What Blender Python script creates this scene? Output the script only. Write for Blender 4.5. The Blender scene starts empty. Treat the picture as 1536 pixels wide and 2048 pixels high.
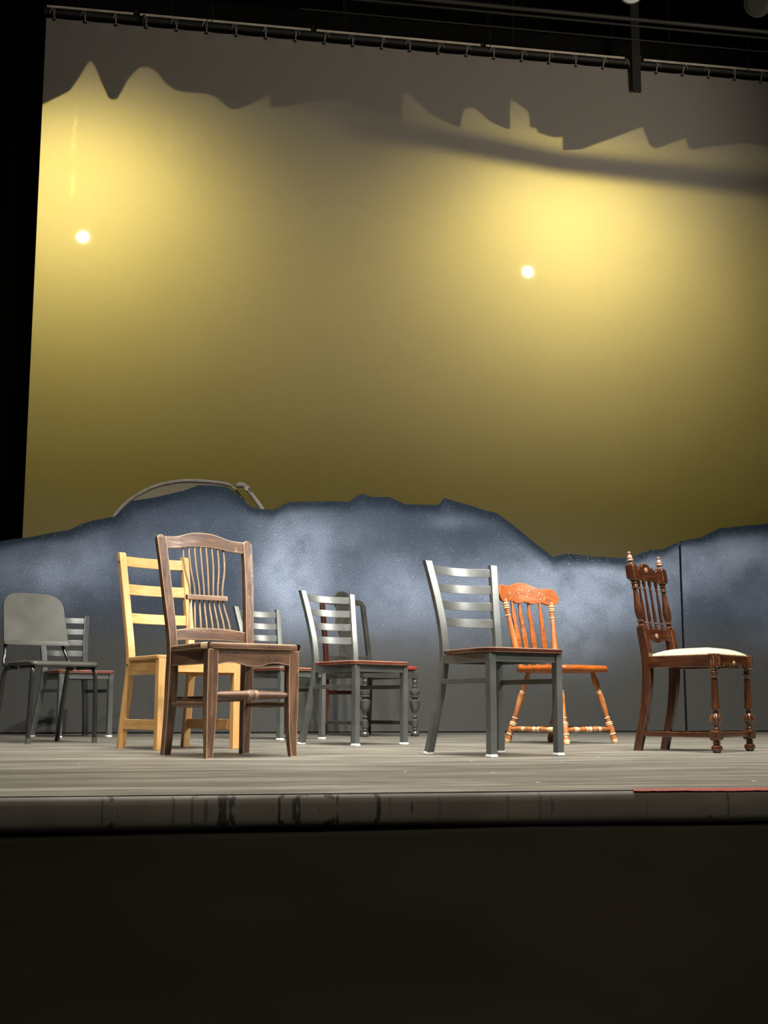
import bpy, bmesh, math, random
from mathutils import Vector, Matrix, noise
random.seed(7)
R = math.radians
SC = bpy.context.scene
COL = SC.collection

# ------------------------------------------------------------------ camera
cam = bpy.data.cameras.new('camera'); cam_o = bpy.data.objects.new('camera', cam); COL.objects.link(cam_o)
cam.sensor_fit = 'HORIZONTAL'; cam.sensor_width = 36.0; cam.lens = 2485.5/1536*36.0
cam.clip_start = 0.05; cam.clip_end = 100
cam_o.matrix_world = (Matrix.Translation((0, 0, .1951)) @ Matrix.Rotation(R(-9.54), 4, 'Z') @ Matrix.Rotation(R(90+8.926), 4, 'X') @ Matrix.Rotation(R(.035), 4, 'Z'))
SC.camera = cam_o

# ------------------------------------------------------------------ world, lights, exposure
w = bpy.data.worlds.new('world'); SC.world = w; w.use_nodes = True
w.node_tree.nodes['Background'].inputs[0].default_value = (.9, .95, 1, 1)
w.node_tree.nodes['Background'].inputs[1].default_value = 0.004
SC.view_settings.view_transform = 'Standard'; SC.view_settings.look = 'None'
SC.view_settings.gamma = 1; SC.view_settings.exposure = 0.0; SC.view_settings.use_curve_mapping = False

def spot(name, loc, tgt, power, color, cone, blend, rad=.06, sx=1, sy=1):
    l = bpy.data.lights.new(name, 'SPOT'); o = bpy.data.objects.new(name, l); COL.objects.link(o)
    l.energy = power; l.color = color; l.spot_size = R(cone); l.spot_blend = blend; l.shadow_soft_size = rad
    o.location = loc; o.rotation_euler = (Vector(tgt)-Vector(loc)).to_track_quat('-Z', 'Y').to_euler(); o.scale = (sx, sy, 1)
    return o
def area(name, loc, tgt, power, color, sx, sy, spread=180):
    l = bpy.data.lights.new(name, 'AREA'); o = bpy.data.objects.new(name, l); COL.objects.link(o)
    l.energy = power; l.color = color; l.shape = 'RECTANGLE'; l.size = sx; l.size_y = sy; l.spread = R(spread)
    o.location = loc; o.rotation_euler = (Vector(tgt)-Vector(loc)).to_track_quat('-Z', 'Y').to_euler()
    return o
WH = (1, .95, .86); YC_ = 10.995
for x, tx, p in ((-4.6, .3, 1700), (-3.4, 1.9, 1700)):
    spot('front_light_left', (x, 1.6, 7.4), (tx, 7.5, .0), p, WH, 40, .7, .09)
for x, tx, p in ((3.7, 3.3, 2900), (2.6, 1.5, 2900), (1.5, -.3, 2900)):
    spot('front_light_right', (x, 1.0, 8.4), (tx, 7.6, .0), p, WH, 40, .7, .08)
spot('side_light_right', (6.5, 5.7, 3.3), (.7, 7.2, .85), 1400, WH, 18, .6, .12)
spot('side_light_right', (6.3, 2.8, 4.2), (1.0, 5.2, .65), 1500, WH, 18, .6, .12)
spot('stage_edge_fill', (2.6, -4.0, 6.0), (1.9, 2.2, -.4), 700, (1, .86, .70), 32, .9, .3)  # unseen fill lamps added to lift the stage lip and skirt
spot('stage_edge_fill', (-1.4, -4.0, 6.0), (-.3, 2.2, -.4), 700, (1, .86, .70), 32, .9, .3)
spot('cloth_fill_right', (6.6, 5.0, 3.3), (2.8, YC_, 5.9), 1500, (1, .87, .68), 58, .7, 1.2)  # unseen fill lamp added for the grey on the upper backdrop
for x in (-.6, 1.4, 3.4):
    spot('down_light', (x, 4.0, 8.8), (x+.1, 4.6, 0), 2300, WH, 56, .6, .08)
YEL = (1, .75, .145)
YC = YC_
L1 = Vector((-1.025, YC+1.40, 4.927)); L2 = Vector((3.659, YC+1.40, 4.839))
spot('cyc_lamp_left', L1, (L1.x, YC, L1.z-.95), 285, YEL, 167, .75, .028)
spot('cyc_lamp_right', L2, (L2.x, YC, L2.z-.95), 285, YEL, 167, .75, .028)

# ------------------------------------------------------------------ materials
def mat(name, color, rough=.5, metal=0.0, spec=.5):
    m = bpy.data.materials.new(name); m.use_nodes = True
    b = m.node_tree.nodes['Principled BSDF']
    b.inputs['Base Color'].default_value = (*color, 1); b.inputs['Roughness'].default_value = rough
    b.inputs['Metallic'].default_value = metal; b.inputs['Specular IOR Level'].default_value = spec
    return m, m.node_tree, b
class G:
    """small helper to write node graphs"""
    def __init__(s, nt): s.nt = nt
    def n(s, t, **kw):
        x = s.nt.nodes.new(t)
        for k, v in kw.items():
            if k[0] == '_': setattr(x, k[1:], v)
        return x
    def link(s, a, b): s.nt.links.new(a, b)
    def coord(s, out='Object', scale=(1, 1, 1), loc=(0, 0, 0), rot=(0, 0, 0)):
        t = s.n('ShaderNodeTexCoord'); m = s.n('ShaderNodeMapping')
        m.inputs['Scale'].default_value = scale; m.inputs['Location'].default_value = loc; m.inputs['Rotation'].default_value = rot
        s.link(t.outputs[out], m.inputs[0]); return m.outputs[0]
    def noise(s, vec, scale, detail=3, rough=.5, dist=0):
        x = s.n('ShaderNodeTexNoise'); x.inputs['Scale'].default_value = scale; x.inputs['Detail'].default_value = detail
        x.inputs['Roughness'].default_value = rough; x.inputs['Distortion'].default_value = dist
        s.link(vec, x.inputs['Vector']); return x.outputs['Fac']
    def ramp(s, fac, stops, mode='LINEAR'):
        x = s.n('ShaderNodeValToRGB'); x.color_ramp.interpolation = mode
        e = x.color_ramp.elements
        while len(e) < len(stops): e.new(.5)
        for i, (p, c) in enumerate(stops):
            e[i].position = p; e[i].color = (*c, 1) if isinstance(c, tuple) else (c, c, c, 1)
        s.link(fac, x.inputs[0]); return x.outputs[0]
    def mix(s, fac, a, b, mode='MIX'):
        x = s.n('ShaderNodeMix', _data_type='RGBA', _blend_type=mode)
        for i, v in ((0, fac), (6, a), (7, b)):
            if isinstance(v, (int, float)): x.inputs[i].default_value = v
            elif isinstance(v, tuple): x.inputs[i].default_value = (*v, 1)
            else: s.link(v, x.inputs[i])
        return x.outputs[2]
    def math(s, op, a, b=0.0, clamp=False):
        x = s.n('ShaderNodeMath', _operation=op, _use_clamp=clamp)
        for i, v in ((0, a), (1, b)):
            if isinstance(v, (int, float)): x.inputs[i].default_value = v
            else: s.link(v, x.inputs[i])
        return x.outputs[0]
    def bump(s, h, strength, dist, b):
        x = s.n('ShaderNodeBump'); x.inputs['Strength'].default_value = strength; x.inputs['Distance'].default_value = dist
        s.link(h, x.inputs['Height']); s.link(x.outputs[0], b.inputs['Normal'])
    def edge(s, radius):
        """worn edges: where a rounded normal departs from the true one"""
        bv = s.n('ShaderNodeBevel'); bv.samples = 4; bv.inputs['Radius'].default_value = radius
        ge = s.n('ShaderNodeNewGeometry'); d = s.n('ShaderNodeVectorMath', _operation='DOT_PRODUCT')
        s.link(bv.outputs[0], d.inputs[0]); s.link(ge.outputs['Normal'], d.inputs[1])
        return s.math('SUBTRACT', 1.0, d.outputs['Value'])

WOODS = {}
def wood(name, *a, **k):
    a = list(a); gi = 4; g0 = a[4]
    m = wood_(name, *a, **k)
    if g0[0] == g0[1] and g0[2] < g0[0]:
        v = []
        for nm, gr in (('_across', (g0[2], g0[0], g0[0])), ('_deep', (g0[0], g0[2], g0[0]))):
            a[4] = gr; v.append(wood_(name+nm, *a, **k))
        WOODS[m.name] = v
    return m
def wood_(name, dark, mid, light, rough=.4, grain=(60, 60, 3), wear=None, wear_amt=.5, wear_rad=.004, scuff=None, coat=.0, bumps=.15):
    m, nt, b = mat(name, mid, rough); g = G(nt)
    v = g.coord('Object', grain)
    n1 = g.noise(v, 1.0, 5, .6, .6)
    col = g.ramp(n1, [(.28, dark), (.5, mid), (.74, light)])
    v2 = g.coord('Object', (7, 7, 7)); n2 = g.noise(v2, 1.0, 3)
    col = g.mix(g.ramp(n2, [(.35, 0.0), (.7, .55)]), col, dark)
    if scuff:
        v3 = g.coord('Object', (45, 45, 22)); n3 = g.noise(v3, 1.0, 6, .72)
        col = g.mix(g.ramp(n3, [(.63, 0.0), (.70, .8)]), col, scuff)
    if wear:
        e = g.edge(wear_rad); v4 = g.coord('Object', (55, 55, 40)); n4 = g.noise(v4, 1.0, 4, .7)
        f = g.math('MULTIPLY', g.ramp(e, [(.015, 0.0), (.10, 1.0)]), g.ramp(n4, [(.5-wear_amt*.35, 0.0), (.62-wear_amt*.2, 1.0)]))
        col = g.mix(f, col, wear)
    g.link(col, b.inputs['Base Color'])
    g.link(g.ramp(n1, [(.2, rough+.1), (.8, max(rough-.1, .08))]), b.inputs['Roughness'])
    b.inputs['Coat Weight'].default_value = coat; b.inputs['Coat Roughness'].default_value = .18
    g.bump(n1, bumps, .002, b)
    return m

M = {}
M['brown'] = wood('worn_brown_wood', (.040, .020, .012), (.125, .064, .037), (.27, .150, .086), .40, (70, 70, 5), (.62, .44, .27), .95, .007, (.42, .27, .17))
M['pine'] = wood('honey_pine', (.44, .225, .075), (.58, .335, .125), (.68, .43, .18), .42, (55, 55, 3.5), (.70, .46, .22), .3, .003)
M['metal'], nt, b = mat('charcoal_powder_coat', (.12, .13, .13), .37, .5); g = G(nt)
n = g.noise(g.coord('Object', (14, 14, 14)), 1, 4); g.link(g.ramp(n, [(.3, (.105, .113, .110)), (.7, (.15, .16, .155))]), b.inputs['Base Color'])
g.bump(g.noise(g.coord('Object', (900, 900, 900)), 1, 2), .12, .0006, b)
M['glide'], _, _ = mat('white_nylon_glide', (.75, .75, .72), .5)
M['seatred'] = wood('worn_red_brown_seat', (.020, .006, .004), (.055, .014, .008), (.11, .028, .014), .3, (5, 60, 60), (.62, .36, .25), .9, .005, (.28, .08, .045), .2)
M['seatbright'] = wood('worn_orange_red_seat', (.055, .012, .007), (.135, .032, .017), (.22, .06, .03), .38, (5, 60, 60), (.68, .42, .30), .9, .005, (.42, .16, .09), .2)
M['black'], nt, b = mat('black_moulded_plastic', (.030, .031, .028), .5, 0, .4); g = G(nt)
n = g.noise(g.coord('Object', (9, 9, 9)), 1, 4); g.link(g.ramp(n, [(.3, (.032, .032, .027)), (.72, (.057, .056, .047))]), b.inputs['Base Color'])
g.bump(g.noise(g.coord('Object', (500, 500, 500)), 1, 2), .2, .0006, b)
M['tube'], _, _ = mat('dark_steel_tube', (.055, .056, .054), .27, .75)
M['orange'] = wood('orange_oak', (.17, .036, .004), (.31, .078, .009), (.40, .12, .018), .5, (10, 60, 45), (.70, .36, .15), .45, .003, None, .1)
M['orange'].node_tree.nodes['Principled BSDF'].inputs['Specular IOR Level'].default_value = .22
M['honey'] = wood('orange_oak_turnings', (.20, .06, .018), (.42, .15, .045), (.58, .26, .09), .32, (50, 50, 8), (.80, .50, .26), .4, .003, (.62, .36, .2), .3)
M['pale'] = wood('bare_worn_wood', (.50, .30, .15), (.72, .48, .27), (.85, .64, .42), .5, (60, 60, 20))
M['carved'] = wood('dark_mahogany', (.020, .007, .004), (.058, .020, .009), (.13, .048, .019), .2, (50, 50, 5), (.42, .20, .09), .35, .0025, None, .5, .08)
M['worn_finial'] = wood('worn_finial_wood', (.14, .07, .04), (.30, .18, .11), (.50, .36, .24), .3, (60, 60, 30), None, .3, .003, None, .3)
M['painted'] = wood('pewter_painted_wood', (.028, .028, .025), (.060, .058, .050), (.095, .092, .08), .3, (30, 30, 10), (.24, .20, .15), .35, .003, None, .3)
M['redwood'] = wood('red_mahogany', (.025, .008, .006), (.065, .018, .013), (.12, .034, .022), .3, (50, 50, 5), (.38, .14, .08), .4, .003, None, .3)
M['cream'], nt, b = mat('cream_upholstery', (.74, .68, .47), .85); g = G(nt)
n = g.noise(g.coord('Object', (38, 38, 38)), 1, 5, .65); g.link(g.ramp(n, [(.36, (.29, .262, .165)), (.55, (.385, .355, .242))]), b.inputs['Base Color'])
g.bump(g.noise(g.coord('Object', (700, 700, 700)), 1, 2), .3, .001, b)
M['redcloth'], _, _ = mat('red_seat_vinyl', (.30, .032, .02), .5)
M['cord'], _, _ = mat('tie_cord', (.35, .33, .29), .8)
M['pipe'], _, _ = mat('black_pipe', (.014, .0135, .012), .6, .0, .3)
M['palepipe'], nt, b = mat('pale_pipe', (.46, .42, .34), .6); g = G(nt)
g.link(g.ramp(g.noise(g.coord('Object', (6, 6, 6)), 1, 4), [(.3, (.45, .41, .34)), (.7, (.80, .74, .62))]), b.inputs['Base Color'])
M['dull'], _, _ = mat('dull_black', (.012, .012, .011), .8)
M['hoop'] = wood('white_painted_hoop', (.34, .30, .265), (.56, .51, .46), (.74, .69, .63), .6, (14, 14, 14), None, .3, .003, None, 0, .05)
M['panelcloth'], _, _ = mat('cream_panel', (.38, .335, .23), .8)
M['velvet'], nt, b = mat('black_drape', (.006, .006, .006), .95, 0, .1)
# stage deck
M['deck'], nt, b = mat('painted_stage_deck', (.1, .1, .09), .55); g = G(nt)
n1 = g.noise(g.coord('Object', (1.1, 5, 1)), 1, 8, .62); n2 = g.noise(g.coord('Object', (1.6, 11, 1)), 1, 7, .72); n3 = g.noise(g.coord('Object', (25, 25, 1)), 1, 4, .6)
c = g.ramp(n1, [(.3, (.085, .078, .063)), (.5, (.165, .155, .127)), (.7, (.27, .255, .215))])
c = g.mix(g.ramp(n2, [(.40, .75), (.60, 0.0)]), c, (.040, .036, .029))
c = g.mix(g.ramp(n2, [(.60, 0.0), (.75, .5)]), c, (.26, .25, .21))
vo = g.n('ShaderNodeTexVoronoi'); vo.inputs['Scale'].default_value = 1.0; g.link(g.coord('Object', (7, 7, 7)), vo.inputs['Vector'])
sep = g.n('ShaderNodeSeparateColor'); g.link(vo.outputs['Color'], sep.inputs[0])
dot = g.math('MULTIPLY', g.math('LESS_THAN', vo.outputs['Distance'], .05), g.math('GREATER_THAN', sep.outputs[0], .62))
c = g.mix(dot, c, (.75, .72, .62))
g.link(c, b.inputs['Base Color']); g.link(g.ramp(n2, [(.3, .62), (.7, .42)]), b.inputs['Roughness']); g.bump(n3, .2, .004, b)
# stage lip
M['lip'], nt, b = mat('black_stage_edge', (.03, .03, .028), .6, 0, .2); g = G(nt)
n1 = g.noise(g.coord('Object', (1.6, 1.6, 5)), 1, 6, .6); c = g.ramp(n1, [(.3, (.07, .064, .053)), (.55, (.125, .116, .097)), (.75, (.18, .168, .145))])
n2 = g.noise(g.coord('Object', (55, 55, 1.2)), 1, 2, .4); n2b = g.noise(g.coord('Object', (2.6, 2.6, .2), (3, 0, 0)), 1, 2)
c = g.mix(g.math('MULTIPLY', g.ramp(n2, [(.60, 0.0), (.64, .8)]), g.ramp(n2b, [(.50, 0.0), (.56, 1.0)])), c, (.006, .006, .006))
vo = g.n('ShaderNodeTexVoronoi'); vo.inputs['Scale'].default_value = 1.0; g.link(g.coord('Object', (14, 14, 14)), vo.inputs['Vector'])
sep = g.n('ShaderNodeSeparateColor'); g.link(vo.outputs['Color'], sep.inputs[0])
dot = g.math('MULTIPLY', g.math('LESS_THAN', vo.outputs['Distance'], .05), g.math('GREATER_THAN', sep.outputs[0], .86))
c = g.mix(dot, c, (.6, .56, .46)); g.link(c, b.inputs['Base Color']); g.link(g.ramp(n1, [(.3, .7), (.7, .5)]), b.inputs['Roughness'])
M['redpaint'], _, _ = mat('chipped_red_paint', (.20, .035, .026), .9)
# skirt
M['skirt'], nt, b = mat('black_skirt_cloth', (.013, .011, .009), .9, 0, .2); g = G(nt)
n1 = g.noise(g.coord('Object', (1.2, 1, 3)), 1, 5); g.link(g.ramp(n1, [(.3, (.021, .019, .015)), (.7, (.036, .031, .021))]), b.inputs['Base Color'])
g.bump(g.noise(g.coord('Object', (600, 600, 600)), 1, 2), .3, .001, b)
# cyclorama cloth: lit from the front and glowing through from behind
m = bpy.data.materials.new('cyclorama_cloth'); m.use_nodes = True; nt = m.node_tree; nt.nodes.clear(); g = G(nt); M['cyc'] = m
out = g.n('ShaderNodeOutputMaterial'); di = g.n('ShaderNodeBsdfDiffuse'); tr = g.n('ShaderNodeBsdfTranslucent'); tp = g.n('ShaderNodeBsdfTransparent')
weave = g.noise(g.coord('Object', (70, 70, 70)), 1, 4, .7); big = g.noise(g.coord('Object', (.7, .7, 1.6)), 1, 4, .5)
# faint dried drip marks running down the cloth
sx = g.n('ShaderNodeSeparateXYZ'); tc = g.n('ShaderNodeTexCoord'); g.link(tc.outputs['Object'], sx.inputs[0])
wob = g.math('MULTIPLY', g.math('SUBTRACT', g.noise(g.coord('Object', (3, 3, 9)), 1, 4, .7), .5), .09)
def drip(x0, wd, z0, z1, amt):
    dx = g.math('ABSOLUTE', g.math('SUBTRACT', g.math('ADD', sx.outputs[0], wob), x0))
    a = g.math('SUBTRACT', 1.0, g.math('DIVIDE', dx, wd), True)
    zz = g.math('MULTIPLY', g.math('GREATER_THAN', sx.outputs[2], z0), g.math('LESS_THAN', sx.outputs[2], z1))
    return g.math('MULTIPLY', g.math('MULTIPLY', a, zz), amt)
dr = g.math('ADD', drip(-1.02, .03, 4.75, 5.65, .55), drip(-.16, .025, 5.25, 5.6, .22))
nst = g.ramp(g.noise(g.coord('Object', (12, 12, 5)), 1, 3, .6), [(.38, 0.0), (.6, 1.0)])
dr = g.math('MULTIPLY', dr, nst)
cr = g.ramp(g.noise(g.coord('Object', (3, 3, 38)), 1, 2, .5), [(.735, 0.0), (.77, .5)])
tcol = g.mix(g.ramp(weave, [(.35, 0.0), (.65, 1.0)]), (.50, .50, .50), (.60, .60, .60))
tcol = g.mix(g.ramp(big, [(.3, 0.0), (.7, .35)]), tcol, (.48, .48, .48)); tcol = g.mix(dr, tcol, (.95, .95, .95)); tcol = g.mix(cr, tcol, (.38, .38, .38))
g.link(tcol, tr.inputs[0]); di.inputs[0].default_value = (.42, .40, .38, 1)
mx = g.n('ShaderNodeMixShader'); mx.inputs[0].default_value = .5; g.link(di.outputs[0], mx.inputs[1]); g.link(tr.outputs[0], mx.inputs[2])
m2 = g.n('ShaderNodeMixShader'); m2.inputs[0].default_value = .012; g.link(mx.outputs[0], m2.inputs[1]); g.link(tp.outputs[0], m2.inputs[2]); g.link(m2.outputs[0], out.inputs[0])
# lamp lens, hot in the middle
m = bpy.data.materials.new('hot_lens'); m.use_nodes = True; nt = m.node_tree; nt.nodes.clear(); g = G(nt); M['lens'] = m
out = g.n('ShaderNodeOutputMaterial'); em = g.n('ShaderNodeEmission'); v = g.n('ShaderNodeVectorMath', _operation='LENGTH'); tc = g.n('ShaderNodeTexCoord'); g.link(tc.outputs['Object'], v.inputs[0])
fr = g.ramp(g.math('DIVIDE', v.outputs['Value'], .12), [(0, 1.0), (.45, .75), (.55, .10), (.75, .03), (1, 0.0)])
em.inputs[0].default_value = (1, .92, .60, 1); g.link(g.math('MULTIPLY', fr, 320.0), em.inputs[1]); g.link(em.outputs[0], out.inputs[0])
M['glowlens'], _, b = mat('lens_added_glow', (.4, .44, .45), .3); b.inputs['Emission Color'].default_value = (.8, .95, 1, 1); b.inputs['Emission Strength'].default_value = .035  # weak emission added so the unlit lens shows grey
# painted scenic flats
M['flat'], nt, b = mat('painted_flat', (.1, .12, .16), .7, 0, .18); g = G(nt)
def attr(nm):
    a = g.n('ShaderNodeAttribute'); a.attribute_name = nm; return a.outputs['Fac']
mist, edge, blue = attr('mist'), attr('edge'), attr('blue')
fine = g.noise(g.coord('Object', (130, 130, 130)), 1, 3, .8); med = g.noise(g.coord('Object', (22, 22, 22)), 1, 5, .7); lar = g.noise(g.coord('Object', (3.2, 3.2, 3.2)), 1, 4, .55)
c = g.mix(blue, (.062, .062, .056), (.030, .048, .084))
mf = g.math('MULTIPLY', g.math('MULTIPLY', mist, g.ramp(lar, [(.30, .45), (.62, 1.0)])), g.ramp(fine, [(.34, .25), (.62, 1.0)]))
c = g.mix(mf, c, (.56, .68, .92))
c = g.mix(g.ramp(fine, [(.52, 0.0), (.72, .16)]), c, (.42, .46, .52))
c = g.mix(g.ramp(lar, [(.55, 0.0), (.75, .35)]), c, (.03, .04, .065))
c = g.mix(g.math('MULTIPLY', g.math('MULTIPLY', edge, 1.0), g.ramp(med, [(.25, .82), (.7, 1.0)])), c, (.012, .024, .040))
for sc_, th, lo, am in ((26, .080, .80, .8), (70, .16, .62, .6)):
    vo = g.n('ShaderNodeTexVoronoi'); vo.inputs['Scale'].default_value = 1.0; g.link(g.coord('Object', (sc_,)*3), vo.inputs['Vector'])
    sep = g.n('ShaderNodeSeparateColor'); g.link(vo.outputs['Color'], sep.inputs[0])
    d = g.math('MULTIPLY', g.math('LESS_THAN', vo.outputs['Distance'], th), g.math('GREATER_THAN', sep.outputs[0], lo))
    d = g.math('MULTIPLY', d, g.math('MULTIPLY', g.math('MULTIPLY', blue, am), g.math('ADD', mist, .35, True))); c = g.mix(d, c, (.85, .9, .95))
g.link(c, b.inputs['Base Color']); g.bump(fine, .1, .002, b)

# ------------------------------------------------------------------ mesh helpers
def new(name, bm, m, parent=None, smooth=True, angle=32, loc=None):
    if isinstance(m, str) and M[m].name in WOODS:
        if name in ('crest_rail', 'lower_rail', 'middle_bar', 'front_apron', 'rear_apron', 'slat', 'seat', 'front_stretcher', 'rear_stretcher') and m != 'orange': m = WOODS[M[m].name][0]
        elif name in ('side_apron', 'side_stretcher'): m = WOODS[M[m].name][1]
    me = bpy.data.meshes.new(name); bmesh.ops.recalc_face_normals(bm, faces=bm.faces); bm.to_mesh(me); bm.free()
    for mm in (m if isinstance(m, (list, tuple)) else [m]): me.materials.append(M[mm] if isinstance(mm, str) else mm)
    if smooth:
        for p in me.polygons: p.use_smooth = True
        me.set_sharp_from_angle(angle=R(angle))
    o = bpy.data.objects.new(name, me); COL.objects.link(o)
    if smooth:
        wn = o.modifiers.new('normals', 'WEIGHTED_NORMAL'); wn.keep_sharp = True; wn.weight = 60
    if parent: o.parent = parent
    if loc: o.location = loc
    return o
def tag(o, label, cat, group=None, kind=None):
    o['label'] = label; o['category'] = cat
    if group: o['group'] = group
    if kind: o['kind'] = kind
    return o
def thing(name, label, cat, loc=(0, 0, 0), rz=0, group=None):
    o = bpy.data.objects.new(name, None); COL.objects.link(o); o.empty_display_size = .1
    o.location = loc; o.rotation_euler = (0, 0, rz); return tag(o, label, cat, group)
def struct(name, bm, m, **k):
    o = new(name, bm, m, **k); o['kind'] = 'structure'; return o
def skin(bm, rings, closed=False, cap=True, mi=None):
    """rings: list of lists of points with equal counts -> lofted quads"""
    vs = [[bm.verts.new(p) for p in r] for r in rings]; n = len(vs[0]); k = len(vs)
    for i in range(k if closed else k-1):
        a, b_ = vs[i], vs[(i+1) % k]
        for j in range(n):
            f = bm.faces.new((a[j], a[(j+1) % n], b_[(j+1) % n], b_[j]))
            if mi: f.material_index = mi[i]
    if cap and not closed:
        bm.faces.new(vs[0][::-1]); bm.faces.new(vs[-1])
def rrect(hx, hy, c):
    c = min(c, hx*.8, hy*.8); q = c*.3
    return [(hx-c, -hy), (hx-q, -hy+q), (hx, -hy+c), (hx, hy-c), (hx-q, hy-q), (hx-c, hy), (-hx+c, hy), (-hx+q, hy-q), (-hx, hy-c), (-hx, -hy+c), (-hx+q, -hy+q), (-hx+c, -hy)]
def post(bm, secs, c=.003):
    """secs: (x, y, z, half_x, half_y), horizontal sections"""
    skin(bm, [[(x+a, y+b_, z) for a, b_ in rrect(hx, hy, c)] for x, y, z, hx, hy in secs])
def box(bm, x0, x1, y0, y1, z0, z1, c=.002):
    post(bm, [((x0+x1)/2, (y0+y1)/2, z, (x1-x0)/2-i, (y1-y0)/2-i) for z, i in ((z0, c), (z0+c, 0), (z1-c, 0), (z1, c))], c)
def bar(bm, p0, p1, hw, hh, c=.002):
    """rectangular bar between two points, hh = half height (up), hw = half width"""
    p0, p1 = Vector(p0), Vector(p1); d = (p1-p0).normalized(); s = d.cross(Vector((0, 0, 1)))
    s = Vector((1, 0, 0)) if s.length < 1e-4 else s.normalized(); u = s.cross(d)
    skin(bm, [[p+s*a+u*b_ for a, b_ in rrect(hw, hh, c)] for p in (p0, p1)])
def tube(bm, pts, r, n=12, cap=True):
    pts = [Vector(p) for p in pts]; rings = []
    t0 = (pts[1]-pts[0]).normalized(); ref = Vector((0, 0, 1)) if abs(t0.z) < .9 else Vector((1, 0, 0)); s = t0.cross(ref).normalized()
    for i, p in enumerate(pts):
        t = (pts[min(i+1, len(pts)-1)]-pts[max(i-1, 0)]).normalized(); s = (s-t*s.dot(t)).normalized(); u = t.cross(s)
        rr = r[i] if isinstance(r, (list, tuple)) else r
        rings.append([p+(s*math.cos(a)+u*math.sin(a))*rr for a in [2*math.pi*k/n for k in range(n)]])
    skin(bm, rings, cap=cap)
def catmull(pts, k=6):
    pts = [Vector(p) for p in pts]; out = []
    for i in range(len(pts)-1):
        a, b_, c, d = pts[max(i-1, 0)], pts[i], pts[i+1], pts[min(i+2, len(pts)-1)]
        for j in range(k):
            t = j/k; out.append(.5*((2*b_)+(c-a)*t+(2*a-5*b_+4*c-d)*t*t+(3*b_-a-3*c+d)*t**3))
    return out+[pts[-1]]
def lathe(bm, prof, p0, p1, n=20, flute=None):
    """prof: (t 0..1 along p0->p1, radius[, material index])"""
    p0, p1 = Vector(p0), Vector(p1); d = (p1-p0); t = d.normalized()
    ref = Vector((0, 0, 1)) if abs(t.z) < .9 else Vector((1, 0, 0)); s = t.cross(ref).normalized(); u = t.cross(s)
    rings = []; mi = []
    for q in prof:
        rings.append([p0+d*q[0]+(s*math.cos(a)+u*math.sin(a))*q[1] for a in [2*math.pi*k/n for k in range(n)]]); mi.append(q[2] if len(q) > 2 else 0)
    skin(bm, rings, mi=mi)
def bead(t, r, h, base, m=0):
    """a rounded bead centred at t with half height h"""
    return [(t-h, base, m), (t-h*.8, base+(r-base)*.6, m), (t-h*.35, r, m), (t+h*.35, r, m), (t+h*.8, base+(r-base)*.6, m), (t+h, base, 0)]
def ip(tab, x):
    if x <= tab[0][0]: return tab[0][1]
    for (a, va), (b_, vb) in zip(tab, tab[1:]):
        if x <= b_:
            t = (x-a)/(b_-a) if b_ > a else 0
            return va+(vb-va)*t
    return tab[-1][1]
def sm(tab, x):
    """smooth interpolation"""
    if x <= tab[0][0]: return tab[0][1]
    for i in range(len(tab)-1):
        a, va = tab[i]; b_, vb = tab[i+1]
        if x <= b_:
            t = (x-a)/(b_-a); p = tab[max(i-1, 0)]; q = tab[min(i+2, len(tab)-1)]
            m0 = (vb-p[1])/max(b_-p[0], 1e-6)*(b_-a); m1 = (q[1]-va)/max(q[0]-a, 1e-6)*(b_-a)
            return (2*t**3-3*t*t+1)*va+(t**3-2*t*t+t)*m0+(-2*t**3+3*t*t)*vb+(t**3-t*t)*m1
    return tab[-1][1]
def rail(bm, x0, x1, top, bot, yf, th, n=24, c=.003):
    """a board seen from the front: top(x), bot(x) edges, lying on y = yf(x, z), th thick"""
    rings = []
    for i in range(n+1):
        x = x0+(x1-x0)*i/n; t, b_ = top(x), bot(x); h = (t-b_)/2; cz = (t+b_)/2
        rings.append([(x, yf(x, cz+v)+u, cz+v) for u, v in rrect(th/2, h, c)])
    skin(bm, rings)
def slab(bm, outline, z0, z1, c=.004, crown=0, steps=3):
    """horizontal plate from an outline (x, y), rounded edge, optional crowned top"""
    cx = sum(p[0] for p in outline)/len(outline); cy = sum(p[1] for p in outline)/len(outline)
    def ring(inset, z):
        o = []
        for x, y in outline:
            dx, dy = x-cx, y-cy; L = math.hypot(dx, dy); k = (L-inset)/L; o.append((cx+dx*k, cy+dy*k, z))
        return o
    rings = [ring(c, z0), ring(c*.3, z0+c*.3), ring(0, z0+c), ring(0, z1-c), ring(c*.3, z1-c*.3), ring(c, z1)]
    if crown:
        for q in range(1, 7):
            f = q/7; L = .19*f; rings.append([(cx+(x-cx)*(1-f), cy+(y-cy)*(1-f), z1+crown*(1-(1-f)**3)) for x, y, _ in ring(c, z1)])
    skin(bm, rings)
def outline_round(pts, r, k=5):
    out = []; n = len(pts)
    for i in range(n):
        p = Vector(pts[i]); a = Vector(pts[i-1]); b_ = Vector(pts[(i+1) % n]); rr = r[i] if isinstance(r, (list, tuple)) else r
        if rr <= 0: out.append(tuple(p)); continue
        u = (a-p).normalized()*rr; v = (b_-p).normalized()*rr
        for j in range(k+1):
            t = j/k; q = (p+u)*(1-t)**2+p*2*t*(1-t)+(p+v)*t*t; out.append((q.x, q.y))
    return out
def BM(): return bmesh.new()

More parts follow.
